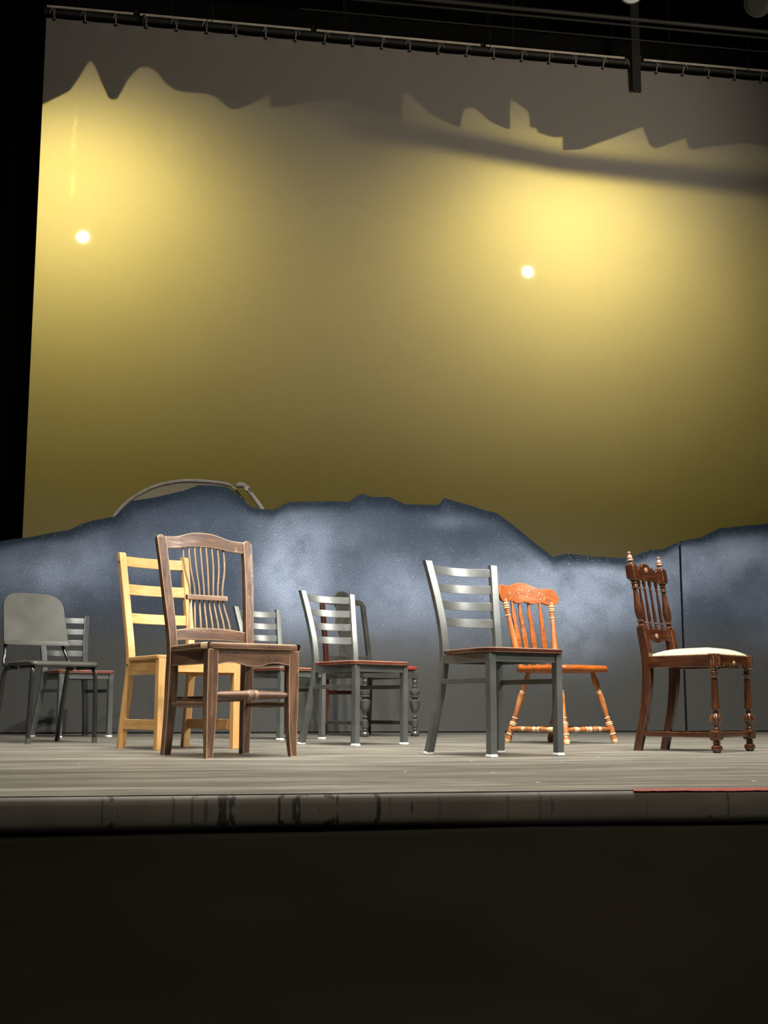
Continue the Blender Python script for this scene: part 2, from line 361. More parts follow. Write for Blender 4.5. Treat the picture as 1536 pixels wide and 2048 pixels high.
# ------------------------------------------------------------------ the stage
YL, YW = 2.914, 9.495
bm = BM(); box(bm, -3.5, 6.9, YL+.008, 15.0, -.06, 0, .001); struct('floor', bm, 'deck', smooth=False)
bm = BM()   # bullnose front edge of the stage
prof = [(.05, 0), (.018, 0), (.006, -.003), (0, -.012), (-.002, -.035), (0, -.058), (.006, -.070), (.02, -.078), (.05, -.078)]
rings = []
for i in range(81):
    x = -3.5+10.4*i/80; wz = .002*noise.noise((x*1.3, 0, 0)); wy = .003*noise.noise((x*.9, 5, 0))
    rings.append([(x, YL+a+wy, b_+(wz if b_ < -.05 else 0)-.0015) for a, b_ in prof])
skin(bm, rings); struct('trim_1', bm, 'lip', angle=60)
def edge_strip(name, x0, x1, m, amp, z, h):
    bm = BM(); pr = None
    n = int((x1-x0)/.012)
    for i in range(n+1):
        x = x0+(x1-x0)*i/n; a = max(0, noise.noise((x*7, z*50, 3))*amp+noise.noise((x*45, 3, 1))*amp*.5+amp*(.32 if amp > 1 else -.05))
        if x < x0+.1: a *= (x-x0)/.1
        wy = .003*noise.noise((x*.9, 5, 0)); y = YL+wy
        ring = [bm.verts.new((x, y-.0012, -.0035-a*h)), bm.verts.new((x, y+.0055, -.0015)), bm.verts.new((x, y+.018, .0012))]
        if pr and a > .02:
            for k in range(2): bm.faces.new((pr[k], ring[k], ring[k+1], pr[k+1]))
        pr = ring
    return struct(name, bm, m)
edge_strip('trim_2', 1.10, 2.6, 'redpaint', 1.3, 1, .004)
# skirt below the stage edge
bm = BM(); rings = []
for j in range(31):
    z = -.0885-1.0*(j/30)**1.4; row = []
    for i in range(161):
        x = -3.5+10.4*i/160
        top = -.0885+.0015*math.sin(x*3.1)+.003*noise.noise((x*1.7, 0, 4))+.0025*(x-.5)*(1 if x < 3 else .2)*.6
        y = YL+.012+.018*noise.noise((x*1.1, z*2.2, 7))+.010*noise.noise((x*2.5, z*9, 2))*math.exp(-(-z-.09)*4)
        if j == 0: y += .01
        row.append(bm.verts.new((x, y, top+(z+.0885))))
    rings.append(row)
for a, b_ in zip(rings, rings[1:]):
    for i in range(160): bm.faces.new((a[i], a[i+1], b_[i+1], b_[i]))
o = new('stage_skirt', bm, 'skirt'); sol = o.modifiers.new('thick', 'SOLIDIFY'); sol.thickness = .006; sol.offset = 1
tag(o, 'plain black cloth skirt hanging under the front edge of the stage', 'stage skirt')
bm = BM(); box(bm, -9, 12, -6, YL+.3, -1.2, -1.08, .001); struct('floor.001', bm, 'dull', smooth=False)
bm = BM(); box(bm, -3.5, 6.9, YL+.12, YL+.2, -1.08, -.06, .001); struct('wall_front', bm, 'dull', smooth=False)
bm = BM(); box(bm, -3.6, -3.5, 1, 15, -1.1, 12, .001); struct('wall_left', bm, 'velvet', smooth=False)
bm = BM(); box(bm, 6.9, 7.0, 1, 15, -1.1, 12, .001); struct('wall_right', bm, 'velvet', smooth=False)
bm = BM(); box(bm, -3.6, 7.0, 15, 15.1, -1.1, 12, .001); struct('wall_back', bm, 'velvet', smooth=False)
bm = BM(); box(bm, -3.6, 7.0, 1.2, 15.1, 12, 12.1, .001); struct('ceiling', bm, 'velvet', smooth=False)

# ------------------------------------------------------------------ painted flats
FLAT = [(-2.6, 1.24), (-2.0, 1.30), (-1.508, 1.374), (-1.295, 1.412), (-1.081, 1.447), (-0.793, 1.51), (-0.704, 1.558), (-0.613, 1.586), (-0.466, 1.62), (-0.351, 1.74), (-0.173, 1.774), (0.036, 1.83), (0.152, 1.877), (0.27, 1.88), (0.358, 1.871), (0.416, 1.841), (0.506, 1.765), (0.537, 1.731), (0.595, 1.709), (0.73, 1.701), (0.768, 1.723), (0.849, 1.767), (1.091, 1.777), (1.318, 1.783), (1.374, 1.821), (1.421, 1.848), (1.504, 1.824), (1.64, 1.828), (1.724, 1.79), (1.759, 1.775), (2.033, 1.775), (2.078, 1.832), (2.264, 1.785), (2.517, 1.716), (2.646, 1.625), (2.813, 1.492), (2.968, 1.381), (3.08, 1.413), (3.222, 1.396), (3.561, 1.382), (3.685, 1.417), (3.774, 1.455), (3.896, 1.462), (4.036, 1.531), (4.226, 1.565), (4.386, 1.645), (4.593, 1.671), (4.814, 1.697), (5.1, 1.729), (5.6, 1.70)]
# soft sprayed clouds of pale paint: x, z, radius x, radius z, strength
MIST = [(-1.2, 1.15, .4, .22, .35), (-.75, 1.25, .35, .25, .55), (-.1, 1.35, .35, .2, .35), (.85, 1.30, .30, .34, .95), (1.0, .95, .35, .25, .45), (1.65, 1.12, .3, .36, .45), (1.2, 1.5, .25, .10, .25), (2.15, 1.64, .2, .06, .25), (2.25, 1.05, .45, .32, .55),
        (3.1, 1.00, .42, .36, .95), (3.35, 1.25, .5, .2, .55), (3.75, 1.15, .35, .32, .55), (4.2, 1.30, .3, .2, .4), (4.65, 1.45, .55, .16, .6), (4.9, 1.0, .4, .3, .3), (2.75, 1.35, .3, .15, .3), (.2, 1.6, .4, .10, .12), (1.1, 1.62, .4, .10, .12)]
def flat(x0, x1, label):
    t = thing('scenic_flat', label, 'scenery', ((x0+x1)/2, YW, 0))
    ox = (x0+x1)/2; bm = BM(); nx = int((x1-x0)/.02); nz = 72; la = {k: bm.verts.layers.float.new(k) for k in ('mist', 'edge', 'blue')}
    F, B = [], []
    pts = [(a, b_) for a, b_ in FLAT if x0 < a < x1]; xs = sorted(set([x0, x1]+[a for a, _ in pts]+[x0+(x1-x0)*i/nx for i in range(1, nx)]))
    for x in xs:
        top = ip(FLAT, x)+.004*noise.noise((x*9, 1, 1)); f = []
        for j in range(nz+1):
            z = .012+(top-.012)*j/nz; v = bm.verts.new((x-ox, 0, z))
            mi = sum(s*math.exp(-((x-a)/ra)**2-((z-c)/rc)**2) for a, c, ra, rc, s in MIST)
            mi += .03*max(0, min(1, (z-.5)/.5))
            q = min(1, max(0, (z-.52)/.62)); q = q*q*(3-2*q)
            dt = min(math.hypot(max(0, abs(x-a)-0), z-min(c, z+9)) if c < z+.3 else 9 for a, c in [(xx, ip(FLAT, xx)) for xx in (x-.12, x-.06, x, x+.06, x+.12)])
            wdt = .072+.045*noise.noise((x*2.3, z*2.3, 9))+.05*max(0, noise.noise((x*1.1, 3, 2)))
            e = max(0, min(1, 1.4-dt/wdt))
            v[la['mist']] = min(1, mi*(1+.35*noise.noise((x*3, z*3, 5)))); v[la['edge']] = e; v[la['blue']] = q
            f.append(v)
        F.append(f); B.append([bm.verts.new((x-ox, .02, .012)), bm.verts.new((x-ox, .02, top))])
    for i in range(len(xs)-1):
        for j in range(nz): bm.faces.new((F[i][j], F[i+1][j], F[i+1][j+1], F[i][j+1]))
        bm.faces.new((F[i][-1], F[i+1][-1], B[i+1][1], B[i][1])); bm.faces.new((B[i][1], B[i+1][1], B[i+1][0], B[i][0])); bm.faces.new((B[i][0], B[i+1][0], F[i+1][0], F[i][0]))
    for i in (0, -1): bm.faces.new(F[i]+[B[i][1], B[i][0]])
    new('painted_face', bm, 'flat', t, smooth=False)
    bm = BM(); box(bm, x0-ox+.01, x1-ox-.01, .006, .10, 0, .014, .001); new('base_shade_strip', bm, 'dull', t)  # black strip added in the floor gap, giving the base shadow line
    for x in (x0+.3, (x0+x1)/2, x1-.3):     # braces that hold it up from behind
        bm = BM(); bar(bm, (x-ox, .03, 1.0), (x-ox, .55, .03), .02, .012); bar(bm, (x-ox, .03, .02), (x-ox, .6, .02), .02, .018); new('brace', bm, 'dull', t)
flat(-2.6, 4.028, 'long blue and grey mountain skyline flat behind the chairs')
bm = BM(); box(bm, -.03, .05, .022, .05, .0, 1.50, .002); new('seam_light_block', bm, 'velvet', [o for o in COL.objects if o.name == 'scenic_flat'][0], loc=(4.028-(-2.6+4.028)/2, 0, 0))  # black strip added to keep backdrop light out of the seam
flat(4.046, 5.6, 'shorter painted flat right of the black seam behind the carved chair')

# white hoop with a cream panel, standing behind the flat
t = thing('arched_frame', 'white curved hoop frame with cream panel rising behind the blue flat', 'frame', (0, 10.1, 0))
HOOP = [(-.62, 1.45), (-.55, 1.62), (-.475, 1.748), (-.374, 1.853), (-.214, 1.952), (-.048, 2.002), (.077, 2.018), (.246, 2.015), (.385, 2.000), (.437, 1.978), (.50, 1.91), (.56, 1.83), (.62, 1.72)]
hp = catmull([(-.66, 0, .0), (-.66, 0, .8)]+[(x, 0, z) for x, z in HOOP]+[(.66, 0, 1.5), (.68, 0, .7), (.68, 0, 0)], 6)
bm = BM(); tube(bm, hp, [.016 if p.x < .40 else .010 for p in hp]); new('hoop', bm, 'hoop', t)
bm = BM(); rings = []
for p in catmull([(x, 0, z) for x, z in HOOP[:9]], 5):
    x, z = p.x, p.z-.008; d = 1.3-.0*x; zz = max(z-d, .5)
    rings.append([(x, -.003, z), (x, .003, z), (x, .003, zz), (x, -.003, zz)])
skin(bm, rings); new('panel', bm, 'panelcloth', t)
t = thing('folding_arm', 'thick white jointed arm sloping down beside the curved hoop frame', 'support arm', (0, 10.02, 0))
bm = BM(); tube(bm, catmull([(.467, 0, 1.976), (.50, 0, 1.982), (.536, 0, 1.972), (.575, 0, 1.925), (.66, 0, 1.812), (.74, 0, 1.69), (.9, 0, 1.4), (.95, 0, .8), (.95, 0, 0)], 6), [.015, .018, .020, .023, .024]+[.022]*8+[.019]*36); new('arm', bm, 'hoop', t)
bm = BM(); lathe(bm, [(0, .022), (.2, .024), (.8, .024), (1, .022)], (.55, -.022, 1.955), (.55, .022, 1.955)); new('joint', bm, 'hoop', t)
bm = BM(); tube(bm, [(.56, -.02, 1.955), (.585, -.02, 1.925)], .004); new('bolt', bm, 'dull', t)

# ------------------------------------------------------------------ cyclorama and what it hangs from
XL, XR, ZT = -1.315, 6.6, 6.49
bm = BM(); SPC = .2783; rings = []
xs = [XL+(XR-XL)*i/340 for i in range(341)]
zs = [ZT-.0]+[ZT-.03*k for k in range(1, 6)]+[ZT-.15-(ZT-.15-.03)*k/40 for k in range(1, 41)]
for z in zs:
    row = []
    for x in xs:
        u = abs(((x-XL-.075)/SPC) % 1-.5)*2; sag = .016*(1-u*u) if True else 0      # scallops between the ties
        k = max(0, 1-(ZT-z)/.15)
        y = .004*noise.noise((x*2, z*1.2, 0))+.006*k*math.cos((x-XL-.075)/SPC*2*math.pi)+.003*noise.noise((x*.8, z*5, 4))
        row.append(bm.verts.new((x, y, z-sag*k)))
    rings.append(row)
for a, b_ in zip(rings, rings[1:]):
    for i in range(len(xs)-1): bm.faces.new((a[i], a[i+1], b_[i+1], b_[i]))
t = thing('cyclorama', 'huge pale backdrop cloth glowing yellow above the painted flats', 'backdrop', (0, YC, 0))
new('cloth', bm, 'cyc', t)
k = 0; x = XL+.075
while x < 6.2:
    bm = BM(); dz = random.uniform(.02, .05); s = random.choice((-1, 1)); bx = random.uniform(.01, .04)
    tube(bm, catmull([(x, -.008, ZT-.02), (x+s*.01, -.03, ZT+.03), (x+s*bx, -.045, ZT+.04+dz), (x+s*(bx+.02), -.04, ZT+.02)], 4), .0022, 6)
    tube(bm, [(x, -.008, ZT-.02), (x+.002, -.034, ZT+.045), (x, -.03, ZT+.08)], .0022, 6)
    tie = new('tie_cord', bm, 'cord', t)
    bm = BM(); lathe(bm, [(0, .008), (.3, .013), (.7, .013), (1, .006)], (x, -.012, ZT-.028), (x, -.005, ZT-.028), 10); new('grommet', bm, 'dull', t)
    x += SPC
bm = BM(); tube(bm, [(XL-.02, 0, 0), (7.0-.1-.02, 0, 0)], .030, 16)
t = thing('batten_pipe', 'long black pipe that the yellow backdrop is tied to', 'pipe', (0, YC+.0, ZT+.062)); new('pipe', bm, 'pipe', t)
for x in (.2, 2.9, 5.6):
    bm = BM(); tube(bm, [(x, 0, .03), (x, 0, 5.4)], .004, 6); new('hanging_wire', bm, 'dull', t)
bm = BM(); tube(bm, [(-.43, -.02, .03), (-.44, -.05, -.03), (-.43, -.05, -.10)], [.01, .014, .008], 8); new('clip', bm, 'dull', t)
# pale raceway just above, in sections
GAP = [-1.335, -.487, 1.181, 2.853, 4.488, 6.4]
for i, (a, b_) in enumerate(zip(GAP, GAP[1:])):
    lab = ['short leftmost section of pale conduit above the backdrop', 'second section of pale conduit from the left, above the left yellow glow', 'third section of pale conduit, above the middle of the backdrop',
           'fourth section of pale conduit, left of the hanging black bar', 'rightmost section of pale conduit, behind and right of the hanging black bar'][i]
    t = thing('conduit', lab, 'conduit', (0, YC+.06, ZT+.135), 0, 'pale conduit sections above the backdrop')
    bm = BM(); box(bm, a+.012, b_-.012, -.014, .014, -.014, .014, .003); new('tube', bm, 'palepipe', t)
    bm = BM(); box(bm, b_-.03, b_-.012, -.03, .03, -.03, .03, .003); new('clamp', bm, 'dull', t)
    bm = BM(); tube(bm, [(a+.3, 0, .01), (a+.3, 0, 5.2)], .004, 6); new('hanging_wire', bm, 'dull', t)
# black bar hanging in front of the backdrop
t = thing('hanging_bar', 'black flat bar hanging down in front of the backdrop at the upper right', 'bar', (4.376, 10.94, 6.212))
bm = BM(); box(bm, -.044, .044, -.012, .012, .012, 5.0, .003); new('bar', bm, 'dull', t)
for s in (-1, 1):
    bm = BM(); box(bm, s*.028-.013, s*.028+.013, -.011, .011, 0, .014, .003); new('end_cap', bm, 'pipe', t)
# rigging pipes high in the dark
for y, z, r, lab, x0, x1 in ((9.5, 6.0, .018, 'lowest visible dark rigging pipe, crossing below the round lamps', -3.4, 6.8), (10.2, 6.37, .012, 'faint thin rigging pipe between the round lamps and the conduit', -3.4, 6.8), (10.6, 6.47, .008, 'faintest rigging pipe, just above the pale conduit', 1.0, 6.8)):
    t = thing('rigging_pipe', lab, 'pipe', (0, y, z+.10), 0, 'dark rigging pipes overhead')
    bm = BM(); tube(bm, [(x0, 0, 0), (x1, 0, 0)], r, 12); new('pipe', bm, 'pipe', t)
    for x in (x0+.4, x1-.4):
        bm = BM(); tube(bm, [(x, 0, r), (x, 0, 11.9-z-.1)], .004, 6); new('hanging_wire', bm, 'dull', t)
def stage_lamp(name, label, loc, rot, lensmat, r=.10, L=.24, group=None, hang=True):
    t = thing(name, label, 'stage lamp', loc, 0, group); t.rotation_euler = rot
    bm = BM(); lathe(bm, [(0, r*.97), (.0, r*1.05), (.45, r*1.05), (.5, r*.95), (.85, r*.8), (1, r*.45)], (0, .0, 0), (0, L, 0), 28); new('housing', bm, 'dull', t)
    bm = BM(); lathe(bm, [(0, r*.6), (.5, r*.9), (1, r*.96)], (0, -.012, 0), (0, .0, 0), 28); new('lens', bm, lensmat, t)
    bm = BM(); tube(bm, catmull([(-r*1.1, L*.4, 0), (-r*1.15, L*.4, r*.9), (-r*.5, L*.4, r*1.6), (0, L*.4, r*1.65), (r*.5, L*.4, r*1.6), (r*1.15, L*.4, r*.9), (r*1.1, L*.4, 0)], 5), .008, 8); new('yoke', bm, 'dull', t)
    bm = BM(); box(bm, -.02, .02, L*.4-.02, L*.4+.02, r*1.6, r*1.6+.09, .004); new('clamp', bm, 'dull', t)
    return t
stage_lamp('stage_lamp', 'unlit stage lamp with round grey lens at the top edge, right of centre', (3.384, 8.5, 5.72), (R(32), 0, R(-23)), 'glowlens', .10)
stage_lamp('stage_lamp', 'dim stage lamp barely visible in the top right corner', (4.436, 8.5, 5.72), (R(26), 0, R(-30)), 'pipe', .10)
t = thing('rigging_pipe', 'rigging pipe that carries the two round stage lamps', 'pipe', (0, 8.7, 5.96), 0, 'dark rigging pipes overhead')
bm = BM(); tube(bm, [(-3.4, 0, 0), (6.8, 0, 0)], .022, 12); new('pipe', bm, 'pipe', t)
for x in (-3, 6.4):
    bm = BM(); tube(bm, [(x, 0, .02), (x, 0, 6.0)], .004, 6); new('hanging_wire', bm, 'dull', t)

# lamps and unseen cutters added to shape their shadow edges, behind the cloth
def backlamp(L, label):
    t = thing('backlight_lamp', label, 'stage lamp', (L.x, L.y+.02, L.z), 0, 'yellow lamps behind the backdrop')
    bm = BM(); lathe(bm, [(0, .12), (1, .12)], (0, 0, 0), (0, .004, 0), 40); new('lens', bm, 'lens', t)
    bm = BM(); lathe(bm, [(0, .122), (.02, .13), (.6, .13), (.9, .09), (1, .04)], (0, .006, 0), (0, .26, 0), 28); new('housing', bm, 'dull', t)
    bm = BM(); tube(bm, [(0, .12, -.12), (0, .12, -L.z+.02)], .02, 12); new('stand', bm, 'dull', t)
    bm = BM(); lathe(bm, [(0, .3), (.7, .3), (1, .03)], (0, .12, -L.z), (0, .12, -L.z+.03), 24); new('base', bm, 'dull', t)
backlamp(L1, 'bright white dot of a lamp burning through the backdrop at the left')
backlamp(L2, 'bright white dot of a lamp burning through the backdrop at the right')
CUT1 = [(-2.784, 5.215), (-1.385, 5.384), (-1.245, 5.45), (-1.066, 5.564), (-1.003, 5.673), (-0.96, 5.77), (-0.934, 5.802), (-0.905, 5.767), (-0.861, 5.663), (-0.803, 5.535), (-0.776, 5.527), (-0.745, 5.533), (-0.71, 5.599), (-0.675, 5.68), (-0.607, 5.779), (-0.545, 5.796), (-0.483, 5.764), (-0.408, 5.673), (-0.356, 5.64), (-0.297, 5.627), (-0.138, 5.629), (-0.064, 5.609), (-0.018, 5.568), (0.038, 5.524), (0.101, 5.533), (0.209, 5.595), (0.31, 5.664), (0.325, 5.567), (0.523, 5.606), (0.669, 5.649), (1.248, 5.698)]
CUT2 = [(-0.357, 5.623), (1.345, 5.547), (2.056, 5.512), (2.433, 5.486), (2.441, 5.728), (2.471, 5.738), (2.548, 5.675), (2.661, 5.573), (2.834, 5.503), (2.864, 5.501), (2.891, 5.635), (2.97, 5.661), (3.088, 5.558), (3.215, 5.51), (3.234, 5.519), (3.238, 5.753), (3.372, 5.663), (3.385, 5.543), (3.438, 5.536), (3.437, 5.505), (3.558, 5.475), (3.627, 5.485), (3.628, 5.387), (3.773, 5.403), (4.019, 5.512), (4.244, 5.616), (4.262, 5.57), (4.297, 5.471), (4.347, 5.451), (4.579, 5.556), (4.596, 5.486), (4.627, 5.465), (4.751, 5.498), (5.044, 5.553), (5.245, 5.532), (6.33, 5.514)]
def cutter(pts, x0, x1, y, label):  # made-up blocker, outline shaped to throw the wanted shadow on the cloth
    bm = BM(); P = [(x0, pts[0][1])]+[p for p in pts if x0 < p[0] < x1]+[(x1, pts[-1][1])]; rings = []
    for x, z in P: rings.append([(x, -.002, z), (x, .002, z), (x, .002, 7.0), (x, -.002, 7.0)])
    skin(bm, rings); o = new('shadow_cutter', bm, 'velvet', smooth=False, loc=(0, y, 0)); tag(o, label, 'border cloth', 'added shadow cutters behind the backdrop')
cutter(CUT1, -1.30, 1.0, YC+.35, 'added unseen jagged black border casting the curvy shadow edge at the upper left of the backdrop')
cutter(CUT2, .90, 6.8, YC+.36, 'added unseen jagged black border casting the spiky shadow edge at the upper right of the backdrop')
t = thing('rigging_pipe', 'pipe behind the backdrop casting the soft dark band at the upper right', 'pipe', (0, YC+1.03, 0), 0, 'dark rigging pipes overhead')
bm = BM(); tube(bm, [(3.094, 0, 5.056), (3.299, 0, 5.043), (3.429, 0, 5.026), (3.640, 0, 5.001), (4.212, 0, 4.980), (4.592, 0, 4.966)], .032, 16); new('pipe', bm, 'dull', t)
for x in (3.14, 4.54):
    bm = BM(); tube(bm, [(x, 0, 4.966), (x, 0, 11.9)], .004, 6); new('hanging_wire', bm, 'dull', t)
# black masking leg at the left of the backdrop
bm = BM(); rings = []
for i in range(61):
    x = -3.45+2.45*i/60; y = YC+2.3+.07*math.sin(x*17)+.03*math.sin(x*41); rings.append([(x, y, .01), (x, y+.006, .01), (x, y+.006, 11.9), (x, y, 11.9)])
skin(bm, rings); o = new('masking_curtain', bm, 'velvet'); tag(o, 'black pleated masking curtain at the far left beyond the backdrop edge', 'curtain')

# ------------------------------------------------------------------ chairs
POS = {'M1': (1.253, 5.214, 203.50), 'M2': (.859, 6.716, 214.15), 'M3': (.553, 7.870, 217.45), 'M4': (-.726, 8.680, 207.74), 'C1': (.152, 5.301, 204.21), 'C2': (-.060, 6.249, 208.63),
       'C3': (-.767, 7.376, 208.14), 'C4': (2.025, 6.794, 211.29), 'C5': (2.233, 5.528, 219.26), 'C6': (1.228, 8.858, 204.08)}
def place(k): x, y, a = POS[k]; return (x, y, 0), R(a)
# in every chair: +y is the way it faces, origin midway between its back posts
MET = 'black metal ladder-back chairs'
def metal_chair(label, key):
    loc, rz = place(key); t = thing('ladder_back_chair', label, 'chair', loc, rz, MET)
    PY = [(0, -.048), (.12, -.026), (.26, -.002), (.40, .006), (.50, .0), (.62, -.022), (.72, -.044), (.817, -.068)]
    PX = [(0, .189), (.2, .166), (.40, .143), (.50, .144), (.62, .152), (.817, .177)]
    for s in (1, -1):
        bm = BM(); post(bm, [(s*sm(PX, z), sm(PY, z), z, .0185, .012) for z in [.010+.807*i/22 for i in range(23)]]); lg = new('back_post', bm, 'metal', t)
        bm = BM(); box(bm, s*.189-.020, s*.189+.020, -.061, -.035, 0, .013, .003); new('foot_glide', bm, 'glide', lg)
        bm = BM(); box(bm, s*.172-.016, s*.172+.016, .358-.016, .358+.016, .012, .412, .003); lg = new('leg', bm, 'metal', t)
        bm = BM(); box(bm, s*.172-.018, s*.172+.018, .340, .376, 0, .013, .003); new('foot_glide', bm, 'glide', lg)
        bm = BM(); bar(bm, (s*.158, -.004, .300), (s*.172, .345, .300), .007, .011); new('side_rung', bm, 'metal', t)
        bm = BM(); box(bm, s*.143-.012, s*.143+.012, .01, .034, .382, .414, .003); new('seat_bracket', bm, 'metal', t)
    for zt in (.799, .722, .647, .573):
        hw = ip(PX, zt-.018)-.012; bm = BM()
        rail(bm, -hw, hw, lambda x: zt, lambda x: zt-.038, lambda x, z, hw=hw: sm(PY, z)-.034*(1-(x/hw)**2)+.002, .0045, 20, .0015); new('slat', bm, 'metal', t)
    bm = BM(); bar(bm, (.145, .02, .393), (.172, .352, .393), .010, .018); bar(bm, (-.145, .02, .393), (-.172, .352, .393), .010, .018); bar(bm, (-.165, .358, .393), (.165, .358, .393), .010, .018); bar(bm, (-.14, .012, .393), (.14, .012, .393), .010, .018)
    new('seat_frame', bm, 'metal', t)
    ol = outline_round([(.152, .014), (.202, .30), (.195, .385), (-.195, .385), (-.202, .30), (-.152, .014)], [.01, .05, .035, .035, .05, .01])
    bm = BM(); slab(bm, ol, .412, .431, .004); new('seat', bm, 'seatred', t)
    return t
def copy_tree(o, parent=None):
    c = o.copy(); COL.objects.link(c)
    if parent: c.parent = parent; c.matrix_parent_inverse = o.matrix_parent_inverse
    for ch in list(o.children): copy_tree(ch, c)
    return c
m1 = metal_chair('large foreground black metal ladder-back chair, right of centre, in front of the orange wooden chair', 'M1')
SEAT2 = [o for o in m1.children if o.name.startswith('seat') and o.data.materials[0] == M['seatred']][0].data.copy(); SEAT2.materials[0] = M['seatbright']
for key, lab in (('M2', 'black metal ladder-back chair at centre with orange-red seat, in front of the dark turned-leg chair'),
                 ('M3', 'small black metal ladder-back chair seen through and right of the spindle-back chair'),
                 ('M4', 'black metal ladder-back chair at the far left, partly behind the black plastic chair')):
    c = copy_tree(m1); loc, rz = place(key); c.location = loc; c.rotation_euler = (0, 0, rz); c['label'] = lab
    for ch in c.children:
        if ch.name.startswith('seat') and ch.data.materials[0] == M['seatred']: ch.data = SEAT2

# brown chair with slender spindles
loc, rz = place('C1'); t = thing('spindle_back_chair', 'worn dark brown wooden chair with thin flaring spindles in its back, left foreground', 'chair', loc, rz)
BY = [(0, -.027), (.2, -.008), (.42, .002), (.5, -.006), (.65, -.032), (.80, -.062), (.915, -.090)]
BX = [(0, .180), (.2, .174), (.45, .176), (.7, .192), (.915, .204)]
for s in (1, -1):
    secs = [(s*sm(BX, z), sm(BY, z), z, ip([(0, .017), (.3, .021), (.45, .017), (.6, .019), (.9, .021)], z), ip([(0, .019), (.3, .023), (.45, .020), (.9, .015)], z)) for z in [.90*i/20 for i in range(21)]]
    secs += [(s*.2035, -.0885, .910, .017, .013), (s*.203, -.089, .917, .008, .007)]
    bm = BM(); post(bm, secs, .004); new('back_post', bm, 'brown', t)
    bm = BM(); secs = [(s*(.181+d), .374+e, z, h, h) for z, d, e, h in ((0, .004, .006, .0145), (.05, .001, .002, .0165), (.12, -.001, -.001, .0195), (.20, -.001, -.001, .0215), (.28, -.002, 0, .0225), (.36, -.002, 0, .022), (.418, -.002, 0, .022))]
    post(bm, secs, .004); new('leg', bm, 'brown', t)
    bm = BM(); lathe(bm, [(0, .008), (.15, .010), (.5, .013), (.85, .010), (1, .008)], (s*.172, .0, .205), (s*.178, .36, .205)); new('side_stretcher', bm, 'brown', t)
    bm = BM(); rail(bm, .01, .355, lambda x: .418, lambda x: .362, lambda x, z: 0, .018, 8)
    bmesh.ops.transform(bm, matrix=Matrix.Translation((s*.176, 0, 0)) @ Matrix.Rotation(R(90), 4, 'Z'), verts=bm.verts); new('side_apron', bm, 'brown', t)
yb = lambda x, z: sm(BY, z)-.020*(1-(x/.19)**2)
sym = lambda tab: (lambda x: sm(tab, abs(x)))
bm = BM(); rail(bm, -.186, .186, sym([(0, .941), (.04, .939), (.075, .931), (.115, .919), (.15, .913), (.19, .911)]), sym([(0, .878), (.04, .877), (.08, .872), (.12, .865), (.19, .858)]), yb, .020, 32, .004); new('crest_rail', bm, 'brown', t)
bm = BM(); rail(bm, -.165, .165, sym([(0, .524), (.06, .524), (.12, .518), (.17, .510)]), sym([(0, .474), (.1, .472), (.17, .466)]), lambda x, z: sm(BY, z)-.012*(1-(x/.17)**2), .018, 24, .004); new('lower_rail', bm, 'brown', t)
bm = BM(); rail(bm, -.093, .093, lambda x: .666, lambda x: .644, lambda x, z: sm(BY, z)-.016, .022, 8, .004); new('middle_bar', bm, 'brown', t)
for i in range(8):
    k = (i-3.5); pts = [(k*.0272, -.012, .515), (k*.0262, -.020, .55), (k*.0228, -.045, .62), (k*.0218, -.052, .655), (k*.0222, -.058, .70), (k*.0262, -.072, .77), (k*.0275, -.086, .83), (k*.0270, -.098, .878)]
    bm = BM(); tube(bm, catmull([(a, ip([(p[2], p[1]) for p in pts], c)-.0, c) for a, _, c in pts], 4), .0042, 10); new('spindle', bm, 'brown', t)
bm = BM(); slab(bm, outline_round([(.190, .02), (.222, .33), (.205, .405), (-.205, .405), (-.222, .33), (-.190, .02), (-.15, -.02), (.15, -.02)], [.01, .07, .05, .05, .07, .01, .01, .01]), .419, .4435, .007); new('seat', bm, 'brown', t)
bm = BM(); rail(bm, -.165, .165, lambda x: .419, sym([(0, .352), (.03, .354), (.075, .366), (.12, .366), (.165, .357)]), lambda x, z: .384, .018, 30, .002); new('front_apron', bm, 'brown', t)
bm = BM(); lathe(bm, [(0, .009), (.04, .010), (.08, .014), (.42, .018), (.44, .0195), (.455, .017), (.47, .0215), (.53, .0215), (.545, .017), (.56, .0195), (.58, .018), (.92, .014), (.96, .010), (1, .009)], (-.165, .376, .242), (.165, .376, .242), 24); new('front_stretcher', bm, 'brown', t)
bm = BM(); lathe(bm, [(0, .008), (.2, .011), (.5, .012), (.8, .011), (1, .008)], (-.165, 0, .228), (.165, 0, .228)); new('rear_stretcher', bm, 'brown', t)

